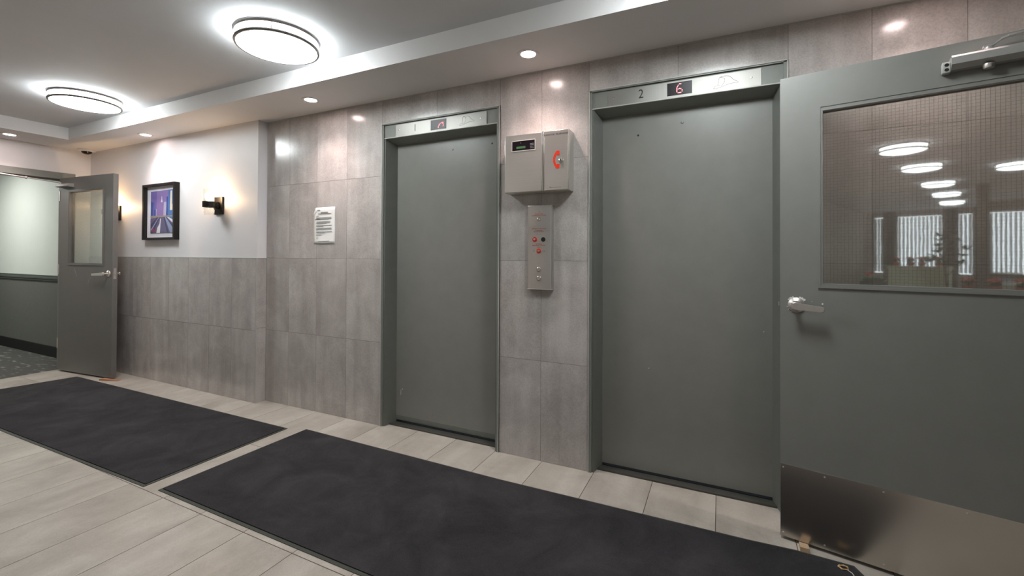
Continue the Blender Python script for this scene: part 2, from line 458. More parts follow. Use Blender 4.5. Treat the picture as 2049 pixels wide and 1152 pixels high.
mb.box(HX, XW - 0.14, -0.098, -0.080, 0.935, 0.955, 0, 0.004); mb.box(HX, XW - 0.14, -0.108, -0.080, 0.955, 0.985, 0, 0.008); mb.box(HX, XW - 0.14, -0.098, -0.080, 0.985, 1.005, 0, 0.004)
struct(mb.build('trim_5', M['hallrail']), 'dark green moulded chair rail in the hallway')

# walls behind and beside the camera
mb = MB(); mb.box(XW - 0.14, -1.95, -3.15, -3.0, 0, 2.56, 0); mb.box(-2.10, -1.95, -14.8, -3.15, 0, 2.56, 0)
struct(mb.build('wall_front', M['wallbeh']))
mb = MB()
mb.box(1.20, 1.32, -0.39, 0.0, 0, 2.44, 0); mb.box(1.20, 1.32, -1.45, -0.39, 2.16, 2.56, 0); mb.box(1.20, 1.32, -3.1, -1.45, 0, 2.56, 0)
mb.box(XR, XR + 0.1, -14.8, 0.30, 0, 2.56, 0); mb.box(1.32, XR, -3.1, -3.0, 0, 2.56, 0)
struct(mb.build('wall_right', M['wallbeh']))
mb = MB(); mb.box(1.17, 1.34, -1.50, -1.44, 0, 2.17, 0, 0.002); mb.box(1.17, 1.34, -1.50, -0.36, 2.11, 2.17, 0, 0.002); mb.box(1.20, 1.34, -0.42, -0.36, 0, 2.11, 0, 0.002)
struct(mb.build('trim_6', M['frameg']), 'grey metal door frame of the right doorway')

# far lobby wall with windows
FY = -14.3
mb = MB()
op = [(-1.80, -1.54), (-1.28, -0.32), (-0.06, 0.24), (0.48, 1.5)]
edges = [-1.95] + [v for p in op for v in p] + [XR]
for a, b in zip(edges[::2], edges[1::2]): mb.box(a, b, FY - 0.2, FY, 0, 2.56, 0)
for a, b in op: mb.box(a, b, FY - 0.2, FY, 0, 0.80, 0); mb.box(a, b, FY - 0.2, FY, 2.45, 2.56, 0)
struct(mb.build('wall_far', M['wallbeh']))
for i, (a, b) in enumerate(op):
    mb = MB(); mb.ring(a, b, 0.80, 2.45, a + 0.03, b - 0.03, 0.83, 2.42, FY - 0.12, FY - 0.02)
    wn = struct(mb.build('window_%d' % (i + 1), M['brown']))
    mb = MB(); mb.box(a + 0.03, b - 0.03, FY - 0.11, FY - 0.10, 0.83, 2.42); mb.build('pane', M['daylight'], wn)
    mb = MB(); n = max(2, int((b - a) / 0.085))
    for k in range(n):
        xx = a + 0.03 + (b - a - 0.06) * (k + 0.5) / n
        mb.box(xx - 0.028, xx + 0.028, FY - 0.07, FY - 0.066, 0.86, 2.40)
    mb.build('blind_slats', M['slat'], wn)
for i, (x0, x1, y0) in enumerate([(-1.54, -1.28, FY), (-0.32, -0.06, FY), (0.24, 0.48, FY)]):
    mb = MB(); mb.box(x0, x1, y0, y0 + 0.10, 0, 2.56, 0, 0.004)
    struct(mb.build('trim_%d' % (i + 7), M['brown']), 'brown column between lobby windows')
mb = MB(); mb.box(0.50, 0.66, -9.3, -9.1, 0, 2.56, 0, 0.004); mb.box(0.66, XR, -9.26, -9.14, 2.1, 2.26, 0); mb.box(0.66, XR, -9.26, -9.14, 0.92, 1.0, 0); mb.box(0.66, XR, -9.26, -9.14, 0, 0.10, 0)
struct(mb.build('trim_10', M['brown']), 'brown framed partition of the lobby office')

# ------------------------------------------------------------------ elevators
def elevator(idx, x0, x1, floor_lab, bolts):
    root = thing('elevator_door', floor_lab, 'elevator door', ((x0 + x1) / 2, 0, 0))
    hw = (x1 - x0) / 2
    t = 0.020; D = 0.108; sp = 0.062
    HB = 2.147
    # outer casing lip
    mb = MB()
    for s in (-1, 1):
        a, b = sorted((s * hw, s * (hw - t)))
        mb.box(a, b, -0.006, 0.03, 0, EH, 0)
        a, b = sorted((s * hw, s * (hw - 0.006)))
        mb.box(a, b, -0.010, 0.002, 0, EH, 1, 0.0012)
    mb.box(-hw, hw, -0.010, 0.002, EH - 0.006, EH, 1, 0.0012)
    mb.box(-hw + 0.006, hw - 0.006, -0.006, 0.03, EH - 0.012, EH - 0.006, 0)
    # splayed jambs
    for s in (-1, 1):
        P = [(s * (hw - t), 0.004), (s * (hw - 0.030), 0.004), (s * (hw - sp + 0.004), D), (s * (hw - sp), D + 0.04), (s * hw, D + 0.04), (s * hw, 0.004)]
        mb.prism(P if s < 0 else P[::-1], 0.0, HB, 2, 'XY')
    struct_frame = mb.build('door_frame', [M['frameg'], M['edge'], M['jamb']], root)
    # header box
    mb = MB()
    P = [(0.006, HB), (0.006, EH - 0.012), (D + 0.04, EH - 0.012), (D + 0.04, HB - 0.034), (D, HB - 0.030)]
    mb.prism(P, -hw + 0.006, hw - 0.006, 0, 'YZ')
    mb.box(-hw + t, hw - t, -0.002, 0.006, HB, HB + 0.006, 1, 0.001)
    mb.build('header', [M['frameg'], M['edge']], root)
    # sliding panel
    mb = MB()
    mb.box(-hw + 0.035, hw - 0.035, D, D + 0.035, 0.024, HB, 0)
    for bx, bz, kind in bolts:
        if kind == 'hole': mb.cyl((bx, D - 0.0006, bz), 0.006, 0.002, 'Y', 14, 1)
        else: mb.lathe([(0.0, -0.004), (0.006, -0.003), (0.008, 0.0), (0.008, 0.002)], (bx, D - 0.0005, bz), 'Y', 14, 0)
    pn = mb.build('door_panel', [M['doorg'], M['blackm']], root)
    mb = MB()
    mb.box(-hw + 0.03, hw - 0.03, 0.05, D + 0.04, -0.005, 0.010, 0, 0.002)
    mb.box(-hw + 0.06, hw - 0.06, D - 0.004, D + 0.002, 0.010, 0.014, 1)
    mb.box(-hw + 0.03, hw - 0.03, D + 0.002, D + 0.04, 0.010, 0.014, 1)
    mb.build('sill', [M['sill'], M['blackm']], root)
    return root, hw
ev1, hw1 = elevator(1, *E1, 'left elevator door marked 1, narrow grey-green slab beside the paper notice', [(-1.743 + 1.8015, 2.041, 'bolt'), (-1.421 + 1.8015, 2.050, 'hole')])
mb = MB(); mb.box(-hw1 + 0.035, hw1 - 0.035, 0.105, 0.108, 0.028, 0.060, 0, 0.001); mb.build('bottom_strip', M['jamb'], ev1)
ev2, hw2 = elevator(2, *E2, 'right elevator door marked 2, grey-green slab between phone cabinet and open door', [(-0.197 + 0.2025, 2.041, 'bolt'), (-0.441 + 0.2025, 1.994, 'hole')])

chipw = simple('chipped_white_primer', lin(214, 212, 206), 0.7)
def door_chip(root, x, y, z, w_, h_):
    mb = MB(); mb.prism([(x, z), (x + w_, z + h_ * .3), (x + w_ * .8, z + h_), (x + w_ * .2, z + h_ * .8)], y - 0.0006, y); mb.build('paint_chip', chipw, root)
door_chip(ev1, -hw1 + 0.10, 0.108, 0.21, 0.004, 0.05); door_chip(ev1, -hw1 + 0.115, 0.108, 0.255, 0.006, 0.012)
door_chip(ev2, -hw2 + 0.33, 0.108, 0.62, 0.004, 0.010); door_chip(ev2, hw2 - 0.10, 0.108, 0.88, 0.005, 0.006)
# indicator plates
HELMET = [(0.0, 0.0), (0.016, 0.014), (0.034, 0.016), (0.046, 0.066), (0.052, 0.071), (0.085, 0.074), (0.118, 0.070), (0.138, 0.058), (0.152, 0.043), (0.178, 0.030), (0.195, 0.020), (0.160, 0.021), (0.110, 0.016), (0.070, 0.006), (0.045, 0.002), (0.020, -0.004), (0.0, 0.0)]
HELMET2 = [(0.034, 0.016), (0.068, 0.014), (0.076, 0.026), (0.085, 0.032), (0.086, 0.058), (0.070, 0.066), (0.052, 0.070)]
def indicator(x0, x1, num, numx, d0, d1, dots, label, hx):
    r = thing('floor_indicator', label, 'floor indicator', (x0, 0.0055, 2.147))
    W = x1 - x0
    mb = MB(); mb.box(0, W, -0.006, 0, 0.001, 0.095, 0, 0.0015)
    mb.build('plate', M['plate'], r)
    mb = MB(); mb.box(d0 - x0, d1 - x0, -0.0072, -0.005, 0.016, 0.086, 0)
    ds = mb.build('display', M['ledbg'], r)
    mb = MB()
    for (i, j) in dots: mb.cyl(((d0 + d1) / 2 - x0 + i * 0.0068, -0.0082, 0.048 + j * 0.0068), 0.0027, 0.0012, 'Y', 8)
    mb.build('digit', M['led'], ds)
    text('floor_number', num, 0.072, numx - x0, -0.0064, 0.050, M['ink'], r, sx=0.85)
    mb = MB()
    for poly in (HELMET, HELMET2):
        mb.tube([(hx - x0 + a * 0.62, -0.0062, 0.022 + b * 0.80) for a, b in poly], 0.0009, 4)
    mb.build('helmet_emblem', M['etch'], r)
    for sx in (0.035, W - 0.045):
        mb = MB(); mb.lathe([(0, -0.002), (0.004, -0.0012), (0.005, 0)], (sx, -0.006, 0.052), 'Y', 12); mb.build('screw', M['chrome'], r)
    return r
six = [(1, 4), (0, 4), (-1, 3), (-2, 1), (-2, 0), (-2, -1), (-2, -2), (-1, -3), (0, -3), (1, -3), (2, -2), (2, -1), (1, 0), (0, 0.3), (-1, 0), (-1.5, 2)]
arch = [(-0, -3), (0, -2), (0.6, -1), (1, 0), (2, 1), (3, 1.4), (4, 1.8), (5, 2), (6, 2), (6, 1), (6, 0), (6, -1), (6, -2), (5, 1), (1.6, -0.2)]
indicator(-2.172, -1.405, '1', -1.995, -1.857, -1.726, arch, 'steel floor indicator plate with red display above elevator 1', -1.62)
indicator(-0.597, 0.189, '2', -0.408, -0.267, -0.139, six, 'steel floor indicator plate showing red 6 above elevator 2', -0.035)

# ------------------------------------------------------------------ phone cabinet
pc = thing('elevator_phone_cabinet', 'brushed steel elevator telephone cabinet with red handset symbol between the elevators', 'phone cabinet', (-1.222, 0, 1.667))
W, H = 0.418, 0.359
mb = MB(); mb.box(0, W, -0.086, 0, 0, H, 0, 0.002); mb.build('body', M['steel'], pc)
mb = MB(); mb.box(0.001, 0.250, -0.100, -0.086, 0.002, H - 0.002, 0, 0.003); dl = mb.build('panel', M['steel'], pc)
mb = MB(); mb.box(0.264, W - 0.001, -0.100, -0.086, 0.002, H - 0.002, 0, 0.003); dr = mb.build('door', M['steel'], pc)
mb = MB(); mb.lathe([(0, 0.0), (0.0055, 0.002), (0.0055, H - 0.002), (0, H)], (0.257, -0.099, 0.0), 'Z', 16); mb.box(0.2535, 0.2605, -0.099, -0.086, 0.0, H); mb.build('hinge_bar', M['chrome'], pc)
mb = MB(); mb.ring(0.050, 0.209, 0.253, 0.321, 0.054, 0.205, 0.258, 0.316, -0.1025, -0.0995); ds = mb.build('window_frame', M['edge'], dl)
mb = MB(); mb.box(0.054, 0.205, -0.1012, -0.0998, 0.258, 0.316); mb.build('display', M['ledbg'], dl)
mb = MB(); mb.box(0.083, 0.143, -0.1018, -0.1011, 0.270, 0.283); mb.build('green_readout', M['lcd'], dl)
mb = MB()
for z in (0.267, 0.276, 0.285, 0.294): mb.box(0.174, 0.199, -0.1016, -0.1011, z, z + 0.0015)
mb.cyl((0.112, -0.1016, 0.304), 0.0022, 0.0006, 'Y', 8)
mb.build('legend_marks', M['textgrey'], dl)
# handset: arc with two blocks
hx, hz = 0.343, 0.181; mb = MB(); o_, i_ = [], []
for k in range(11):
    a = math.radians(112 + 136 * k / 10)
    o_.append((hx + 0.016 + 0.036 * math.cos(a), hz + 0.052 * math.sin(a)))
    i_.append((hx + 0.016 + 0.024 * math.cos(a), hz + 0.037 * math.sin(a)))
mb.prism(o_ + i_[::-1], -0.1012, -0.0999)
mb.prism([(hx - 0.006, hz + 0.047), (hx + 0.004, hz + 0.053), (hx + 0.019, hz + 0.052), (hx + 0.020, hz + 0.027), (hx + 0.006, hz + 0.026), (hx - 0.002, hz + 0.034)], -0.1013, -0.0999)
mb.prism([(hx - 0.006, hz - 0.047), (hx + 0.004, hz - 0.053), (hx + 0.019, hz - 0.052), (hx + 0.020, hz - 0.027), (hx + 0.006, hz - 0.026), (hx - 0.002, hz - 0.034)][::-1], -0.1013, -0.0999)
mb.build('handset_symbol', M['red'], dr)
mb = MB(); mb.lathe([(0.0, -0.009), (0.007, -0.009), (0.0085, -0.006), (0.0135, -0.004), (0.0145, 0)], (0.373, -0.100, 0.176), 'Y', 20); lk = mb.build('lock', M['chrome'], dr)
mb = MB(); mb.box(0.3722, 0.3738, -0.1096, -0.1088, 0.171, 0.181); mb.build('keyhole', M['blackm'], lk)
text('lettering', 'ELEVATOR TELEPHONE', 0.0135, 0.339, -0.1004, 0.333, M['ink'], dr, sx=1.08)
mb = MB()
for k in range(14): mb.box(0.302 + k * 0.0052, 0.302 + k * 0.0052 + 0.0036, -0.1004, -0.0999, 0.0165, 0.0185 + (k == 0) * 0.004)
mb.build('maker_line', M['ink'], dr)
for sx, sz in ((0.012, 0.016), (0.240, 0.016)):
    mb = MB(); mb.cyl((sx, -0.1008, sz), 0.004, 0.001, 'Y', 10); mb.build('screw', M['nickel'], dl)

# ------------------------------------------------------------------ call station
cs = thing('elevator_call_station', 'tall steel elevator call panel with keyswitches and two round buttons below the phone cabinet', 'call panel', (-1.094, 0, 1.067))
W, H = 0.166, 0.524
prof = [(0, 0)] + [(0.012 - 0.012 * math.cos(math.radians(a)), -0.018 - 0.012 * math.sin(math.radians(a))) for a in (0, 30, 60, 90)] + [(W - 0.014 + 0.014 * math.sin(math.radians(a)), -0.016 - 0.014 * math.cos(math.radians(a))) for a in (0, 30, 60, 90)] + [(W, 0)]
mb = MB(); mb.prism(prof, 0.006, H - 0.006, 0, 'XY'); mb.build('housing', M['steelv'], cs)
for z0 in (0.0, H - 0.007):
    mb = MB(); mb.box(-0.001, W + 0.001, -0.031, 0, z0, z0 + 0.007, 0, 0.003); mb.build('end_cap', M['steelv'], cs)
cy = -0.030
def key(x, z, red):
    mb = MB()
    if red: mb.lathe([(0.006, -0.001), (0.0145, -0.0016), (0.016, 0)], (x, cy, z), 'Y', 20, 0)
    else: mb.lathe([(0.006, -0.006), (0.0105, -0.005), (0.0145, 0)], (x, cy, z), 'Y', 20, 1)
    k = mb.build('key_switch', [M['red'], M['chrome']], cs)
    mb = MB(); mb.lathe([(0, -0.010), (0.006, -0.010), (0.0075, -0.007), (0.0075, 0)], (x, cy, z), 'Y', 16); mb.box(x - 0.001, x + 0.001, cy - 0.0106, cy - 0.0095, z - 0.004, z + 0.004)
    mb.build('key_cylinder', M['chrome'], k)
key(0.076, 0.436, False); key(0.050, 0.312, True); key(0.077, 0.241, True)
mb = MB(); mb.cyl((0.107, cy - 0.0008, 0.312), 0.0140, 0.002, 'Y', 24); mb.build('black_hole_plug', M['blackm'], cs)
mb = MB(); mb.torus((0.107, cy - 0.0004, 0.312), 0.0148, 0.0012, 'Y', 24, 6); mb.build('bezel', M['chrome'], cs)
for z in (0.126, 0.071):
    mb = MB(); mb.lathe([(0.0105, -0.007), (0.0125, -0.006), (0.0155, -0.001), (0.0155, 0)], (0.078, cy, z), 'Y', 24); bt = mb.build('call_button', M['chrome'], cs)
    mb = MB(); mb.lathe([(0, -0.005), (0.009, -0.0055), (0.0105, -0.003), (0.0105, 0)], (0.078, cy, z), 'Y', 20); mb.build('button_cap', M['nickel'], bt)
for x, z in ((0.078, 0.483), (0.045, 0.241), (0.113, 0.241), (0.100, 0.241)):
    mb = MB(); mb.cyl((x, cy - 0.0006, z), 0.0026 if x != 0.1 else 0.0014, 0.001, 'Y', 10); mb.build('indicator_hole', M['blackm'], cs)
for body, sz, x, z, mm in (('ELEVATOR', 0.0105, 0.077, 0.470, 'redink'), ('COMMUNICATIONS', 0.0105, 0.077, 0.4605, 'redink'), ('EMERGENCY OPERATION', 0.0080, 0.077, 0.3785, 'redink'), ('IN CASE OF FIRE', 0.0062, 0.077, 0.3675, 'ink'), ('KEY TO BE USED BY FD', 0.0066, 0.077, 0.3600, 'redink'),
                           ('FIRE RECALL', 0.0080, 0.080, 0.3440, 'textgrey'), ('ELEVATOR', 0.0082, 0.077, 0.2840, 'redink'), ('EMERGENCY POWER', 0.0092, 0.077, 0.2750, 'redink'), ('AUTO', 0.0066, 0.077, 0.2640, 'ink')):
    text('lettering', body, sz, x, cy - 0.0004, z, M[mm], cs)

# ------------------------------------------------------------------ notice on the tiles
nt_ = thing('paper_notice', 'white printed paper notice taped to the grey tiles, top left corner folded', 'notice', (-3.016, 0, 1.367))
W, H = 0.236, 0.296
mb = MB()
nx, nz = 10, 12
def py_(u, v): return -0.0012 - 0.004 * max(0, 1 - v * 7) * math.sin(PI * u) - 0.0015 * math.sin(u * 5 + v * 3) ** 2
G = {}
for i in range(nx + 1):
    for j in range(nz + 1):
        u, v = i / nx, j / nz
        xx = u * W; zz = v * H
        if i == 0 and j == nz: xx, zz = 0.020, H - 0.004
        if i == 0 and j == nz - 1: zz -= 0.022
        G[i, j] = mb.bm.verts.new((xx, py_(u, v), zz))
for i in range(nx):
    for j in range(nz):
        mb.bm.faces.new([G[i, j], G[i + 1, j], G[i + 1, j + 1], G[i, j + 1]])
pp = mb.build('sheet', M['paper'], nt_)
sm = pp.modifiers.new('thickness', 'SOLIDIFY'); sm.thickness = 0.0004
mb = MB(); mb.prism([(0.001, H - 0.052), (0.020, H - 0.004), (0.034, H - 0.026)], -0.0055, -0.0050); mb.build('folded_corner', M['paper'], nt_)
mb = MB(); dk = MB()
for (zt, a, b, d) in [(0.985, .17, .30, 1), (0.86, .34, .68, 1), (0.825, .20, .82, 1), (0.765, .12, .24, 0), (0.725, .12, .84, 0), (0.70, .12, .84, 0), (0.675, .06, .31, 1), (0.675, .33, .72, 0), (0.615, .14, .80, 0), (0.59, .14, .78, 0), (0.565, .12, .62, 0), (0.51, .12, .86, 0), (0.485, .12, .46, 0), (0.43, .12, .84, 0), (0.405, .12, .86, 0), (0.38, .12, .18, 0), (0.335, .12, .86, 0), (0.31, .12, .52, 0), (0.25, .12, .38, 0), (0.17, .12, .22, 0), (0.075, .22, .74, 0)]:
    x = a
    zz = H * (zt if zt < 0.95 else 0.925)
    while x < b:
        l = min(random.uniform(0.02, 0.055), b - x)
        (dk if d else mb).box(x * W, (x + l) * W, -0.0062, -0.0034, zz - 0.0016, zz + 0.0016)
        x += l + 0.009
mb.build('text_lines', M['textgrey'], nt_); dk.build('bold_text_lines', M['ink'], nt_)

# ------------------------------------------------------------------ framed picture
pf = thing('framed_picture', 'black shadow-box frame with purple and blue city street print on the white wall', 'picture', (-5.345, -0.084, 1.420))
W, H, D = 0.572, 0.560, 0.049
mb = MB(); mb.ring(0, W, 0, H, 0.022, W - 0.022, 0.022, H - 0.022, -D, 0); mb.build('frame', M['black'], pf)
mb = MB(); mb.box(0.022, W - 0.022, -0.012, -0.004, 0.022, H - 0.022); mb.build('mount', simple('mount_white', lin(226, 224, 232), 0.7), pf)
cols_ = {'sky': lin(138, 114, 170), 'skyd': lin(112, 96, 162), 'sk2': lin(92, 84, 152), 'blue': lin(70, 112, 172), 'blued': lin(48, 76, 146), 'cream': lin(226, 214, 190), 'pale': lin(176, 170, 196), 'road': lin(96, 90, 124), 'roadd': lin(62, 60, 96), 'lb': lin(132, 146, 178), 'tan': lin(150, 136, 124), 'red': lin(130, 60, 84), 'wh': lin(224, 220, 226)}
keys = list(cols_); am = [simple('print_' + k, cols_[k], 0.75) for k in keys]
ax0, ax1, az0, az1 = 0.090, W - 0.085, 0.068, H - 0.062
mb = MB(); lay = [0]
def P(cn, pts):
    lay[0] += 1; y = -0.0145 - lay[0] * 0.00012
    mb.prism([(ax0 + (ax1 - ax0) * u, az0 + (az1 - az0) * v) for u, v in pts], y, -0.012, keys.index(cn))
P('sky', [(0, 0), (1, 0), (1, 1), (0.5, 0.99), (0, 0.985)])
P('skyd', [(0, .42), (.26, .42), (.28, .98), (0, .985)])
P('blued', [(0, .40), (.10, .40), (.12, .72), (0, .76)])
P('sk2', [(.13, .40), (.17, .40), (.17, .74), (.13, .74)])
P('blued', [(.17, .40), (.24, .40), (.24, .56), (.17, .56)])
P('pale', [(.24, .40), (.27, .40), (.27, .57), (.24, .57)])
P('wh', [(.46, .72), (.54, .72), (.52, .78), (.51, .86), (.50, .86), (.49, .78)])
P('pale', [(.58, .38), (.72, .38), (.72, .72), (.60, .72)])
P('blued', [(.70, .38), (.78, .38), (.78, .84), (.72, .84)])
P('blue', [(.78, .36), (1, .36), (1, .99), (.80, .98)])
P('cream', [(.87, .52), (.98, .52), (.98, .97), (.89, .97)])
P('blue', [(.96, .66), (1, .66), (1, .99), (.96, .99)])
P('tan', [(0, .36), (1, .36), (1, .40), (0, .41)])
P('road', [(0, 0), (1, 0), (1, .30), (.62, .37), (.40, .37), (0, .34)])
P('roadd', [(0, .20), (.30, .37), (.36, .37), (.02, .10)])
P('pale', [(.02, .08), (.37, .365), (.385, .365), (.06, .08)])
P('roadd', [(0, 0), (.12, 0), (.42, .36), (.40, .36)])
P('red', [(.04, .02), (.20, .02), (.26, .10), (.10, .10)])
P('wh', [(.28, 0), (.44, 0), (.48, .34), (.45, .34), (.42, .22), (.32, .12)])
P('roadd', [(.60, .37), (.64, .37), (.84, 0), (.76, 0)])
P('lb', [(.66, .36), (.70, .365), (1, .12), (1, 0), (.90, 0)])
P('roadd', [(.70, .365), (.73, .365), (1, .18), (1, .13)])
P('wh', [(.75, .365), (.80, .365), (1, .30), (1, .23)])
P('blue', [(.64, .37), (.98, .37), (1, .31), (.82, .36)])
mb.build('print', am, pf)
mb = MB(); mb.box(0.022, W - 0.022, -D + 0.004, -D + 0.007, 0.022, H - 0.022); pgl = M['wired'].copy(); mb.build('glass_pane', pgl, pf)
gp = pgl; gp.name = 'picture_glass'
for n in gp.node_tree.nodes:
    if n.type == 'MATH' and n.operation == 'MULTIPLY_ADD': n.inputs[2].default_value = 0.015; n.inputs[1].default_value = 0.0
    if n.type == 'BSDF_TRANSPARENT': n.inputs[0].default_value = (0.98, 0.98, 0.98, 1)

# ------------------------------------------------------------------ wall sconces
def sconce(x, label):
    r = thing('wall_sconce', label, 'wall light', (x, -0.084, 1.640), group='wall sconces beside the picture')
    mb = MB(); mb.box(-0.058, 0.058, -0.018, 0, 0, 0.160, 0, 0.002); mb.build('backplate', M['black'], r)
    mb = MB(); mb.box(-0.022, 0.022, -0.045, -0.018, 0.050, 0.110, 0, 0.002); mb.build('arm', M['black'], r)
    mb = MB(); mb.lathe([(0.044, 0.058), (0.052, 0.058), (0.052, 0.108), (0.044, 0.108), (0.044, 0.058)], (0, -0.095, 0), 'Z', 32); mb.cyl((0, -0.095, 0.080), 0.044, 0.008); mb.build('holder_band', M['black'], r)
    mb = MB(); mb.lathe([(0.0405, -0.010), (0.0435, -0.010), (0.0435, 0.220), (0.0405, 0.220), (0.0405, -0.010)], (0, -0.095, 0), 'Z', 32); mb.build('glass_shade', M['glasscl'], r)
    mb = MB(); mb.lathe([(0, 0.088), (0.013, 0.088), (0.013, 0.112), (0, 0.112)], (0, -0.095, 0), 'Z', 20); mb.build('lamp_socket', M['nickel'], r)
    mb = MB(); mb.sphere((0, -0.095, 0.155), 0.032, sz=1.25); mb.build('bulb', M['bulb'], r)
    return r
sconce(-4.132, 'black wall sconce with clear glass shade right of the framed picture')
sconce(-5.925, 'black wall sconce half hidden behind the open left door')

# ------------------------------------------------------------------ ceiling lamps
def ceiling_lamp(x, y, label, glow='lamp'):
    r = thing('ceiling_lamp', label, 'ceiling light', (x, y, 2.56), group='round flush ceiling lamps')
    mb = MB(); mb.lathe([(0, 0), (0.205, 0), (0.208, -0.055), (0, -0.055)], (0, 0, 0), 'Z', 64); mb.build('drum', M[glow], r)
    mb = MB(); mb.lathe([(0.212, -0.055), (0.19, -0.070), (0.14, -0.082), (0.07, -0.088), (0, -0.090)], (0, 0, 0), 'Z', 64); mb.build('diffuser', M[glow], r)
    for z in (-0.010, -0.060):
        mb = MB(); mb.lathe([(0.213, z - 0.008), (0.223, z - 0.008), (0.226, z), (0.223, z + 0.008), (0.213, z + 0.008), (0.213, z - 0.008)], (0, 0, 0), 'Z', 72); mb.build('ring', M['lampring'], r)
    for k in range(3):
        a = math.radians(75 + 120 * k)
        mb = MB(); mb.cyl((0.216 * math.cos(a), 0.216 * math.sin(a), -0.060), 0.003, 0.05, 'Z', 8); mb.build('post', M['lampring'], r)
    return r
L0 = ceiling_lamp(-2.36, -0.822, 'large round ceiling lamp with two nickel rings, nearest in view')
dup(L0, (-4.69, -0.822, 2.56), 'round ceiling lamp with two nickel rings, farther one near left corner')
dup(L0, (-0.03, -0.822, 2.56), 'round ceiling lamp above the right elevator, outside the view')
L1 = ceiling_lamp(0.11, -4.62, 'round ceiling lamp first in the lobby row', 'lamplob')
for (x, y, t) in ( (0.10, -6.20, 'second in the lobby row'), (0.09, -8.25, 'third in the lobby row'), (0.06, -10.05, 'fourth in the lobby row'), (0.0, -12.0, 'last in the lobby row'), (0.985, -6.94, 'beside the lobby row')):
    dup(L1, (x, y, 2.56), 'round ceiling lamp ' + t)

L2 = ceiling_lamp(2.4, -4.7, 'added unseen fill lamp at the lobby side wall, nearest the door', 'lamp')  # added lamps out of view that brighten the lobby and its flowers
dup(L2, (2.4, -7.3, 2.56), 'added unseen fill lamp at the middle of the lobby side wall')
dup(L2, (2.4, -10.2, 2.56), 'added unseen fill lamp above the lobby office desk')

# ------------------------------------------------------------------ downlights
def downlight(x, y, label):
    r = thing('recessed_downlight', label, 'downlight', (x, y, 2.44), group='recessed downlights in the ceiling border')
    mb = MB(); mb.lathe([(0.042, 0.0), (0.044, -0.003), (0.060, -0.004), (0.064, 0.0)], (0, 0, 0), 'Z', 40); mb.build('trim_ring', M['soffit'], r)
    mb = MB(); mb.lathe([(0, -0.0012), (0.040, -0.0012), (0.042, -0.0002), (0, -0.0002)], (0, 0, 0), 'Z', 32); mb.build('lens', M['disc'], r)
    ld = bpy.data.lights.new('downlight_beam', 'SPOT'); ld.energy = SPOT_W; ld.color = PINK
    ld.spot_size = math.radians(112); ld.spot_blend = 1.0; ld.shadow_soft_size = 0.035
    lo = bpy.data.objects.new('downlight_beam', ld); COL.objects.link(lo); lo.parent = r; lo.location = (0, 0, -0.012)
    return r
downlight(-1.001, -0.243, 'small recessed downlight above the phone cabinet')
downlight(-2.780, -0.240, 'small recessed downlight above the paper notice')
downlight(-5.070, -0.235, 'small recessed downlight above the framed picture')
downlight(-6.284, -0.802, 'small recessed downlight above the left doorway')
downlight(0.789, -0.249, 'small recessed downlight above the open right door')

# hallway lamp
hl = bpy.data.lights.new('hallway_lamp', 'AREA'); hl.energy = HALL_W; hl.size = 0.6; hl.color = (0.96, 1.0, 0.95)
ho = bpy.data.objects.new('hallway_lamp', hl); COL.objects.link(ho); ho.location = (-8.4, -1.1, 2.47)

# ------------------------------------------------------------------ dome camera
dc = thing('security_camera', 'small dark dome security camera on white base in the ceiling corner', 'security camera', (-6.40, -0.180, 2.44))
mb = MB(); mb.lathe([(0, 0), (0.078, 0), (0.076, -0.018), (0.064, -0.024), (0, -0.024)], seg=40); mb.build('base', M['white'], dc)
mb = MB(); mb.lathe([(0.046, -0.024)] + [(0.046 * math.cos(math.radians(a)), -0.024 - 0.030 * math.sin(math.radians(a))) for a in range(15, 91, 15)], seg=32); mb.build('dome', simple('smoked_dome', lin(26, 22, 20), 0.1), dc)

# ------------------------------------------------------------------ door hardware
def lever(root, x, z, yf, direction, length, side=-1):
    """side -1: on the local -Y face"""
    mb = MB(); mb.lathe([(0, side * 0.012), (0.020, side * 0.012), (0.033, side * 0.004), (0.034, 0)], (x, yf, z), 'Y', 32)
    h = mb.build('lever_handle', M['nickel'], root)
    mb = MB(); mb.cyl((x, yf + side * 0.010 if side > 0 else yf - 0.048, z), 0.010, 0.038, 'Y', 16); mb.build('spindle', M['nickel'], h)
    mb = MB(); n = 9; prof = []
    yy = yf + side * 0.046
    pts = []
    for k in range(n):
        t = k / (n - 1)
        hh = 0.0155 - 0.0045 * t
        pts.append((x - direction * 0.014 + direction * length * t, hh, z - 0.010 * t))
    top = [(p[0], p[2] + p[1]) for p in pts]; bot = [(p[0], p[2] - p[1]) for p in pts][::-1]
    mb.prism(top + bot, yy - 0.007, yy + 0.007)
    es = [e for e in mb.bm.edges]
    bmesh.ops.bevel(mb.bm, geom=es, offset=0.0035, segments=2, profile=0.5, affect='EDGES')
    mb.build('lever', M['nickel'], h)
    return h

def closer(root, x0, x1, z0, z1, arm):
    mb = MB()
    mb.box(x0, x1, -0.056, 0.0, z0, z1, 0, 0.006)
    b = mb.build('door_closer', M['aluminium'], root)
    return b

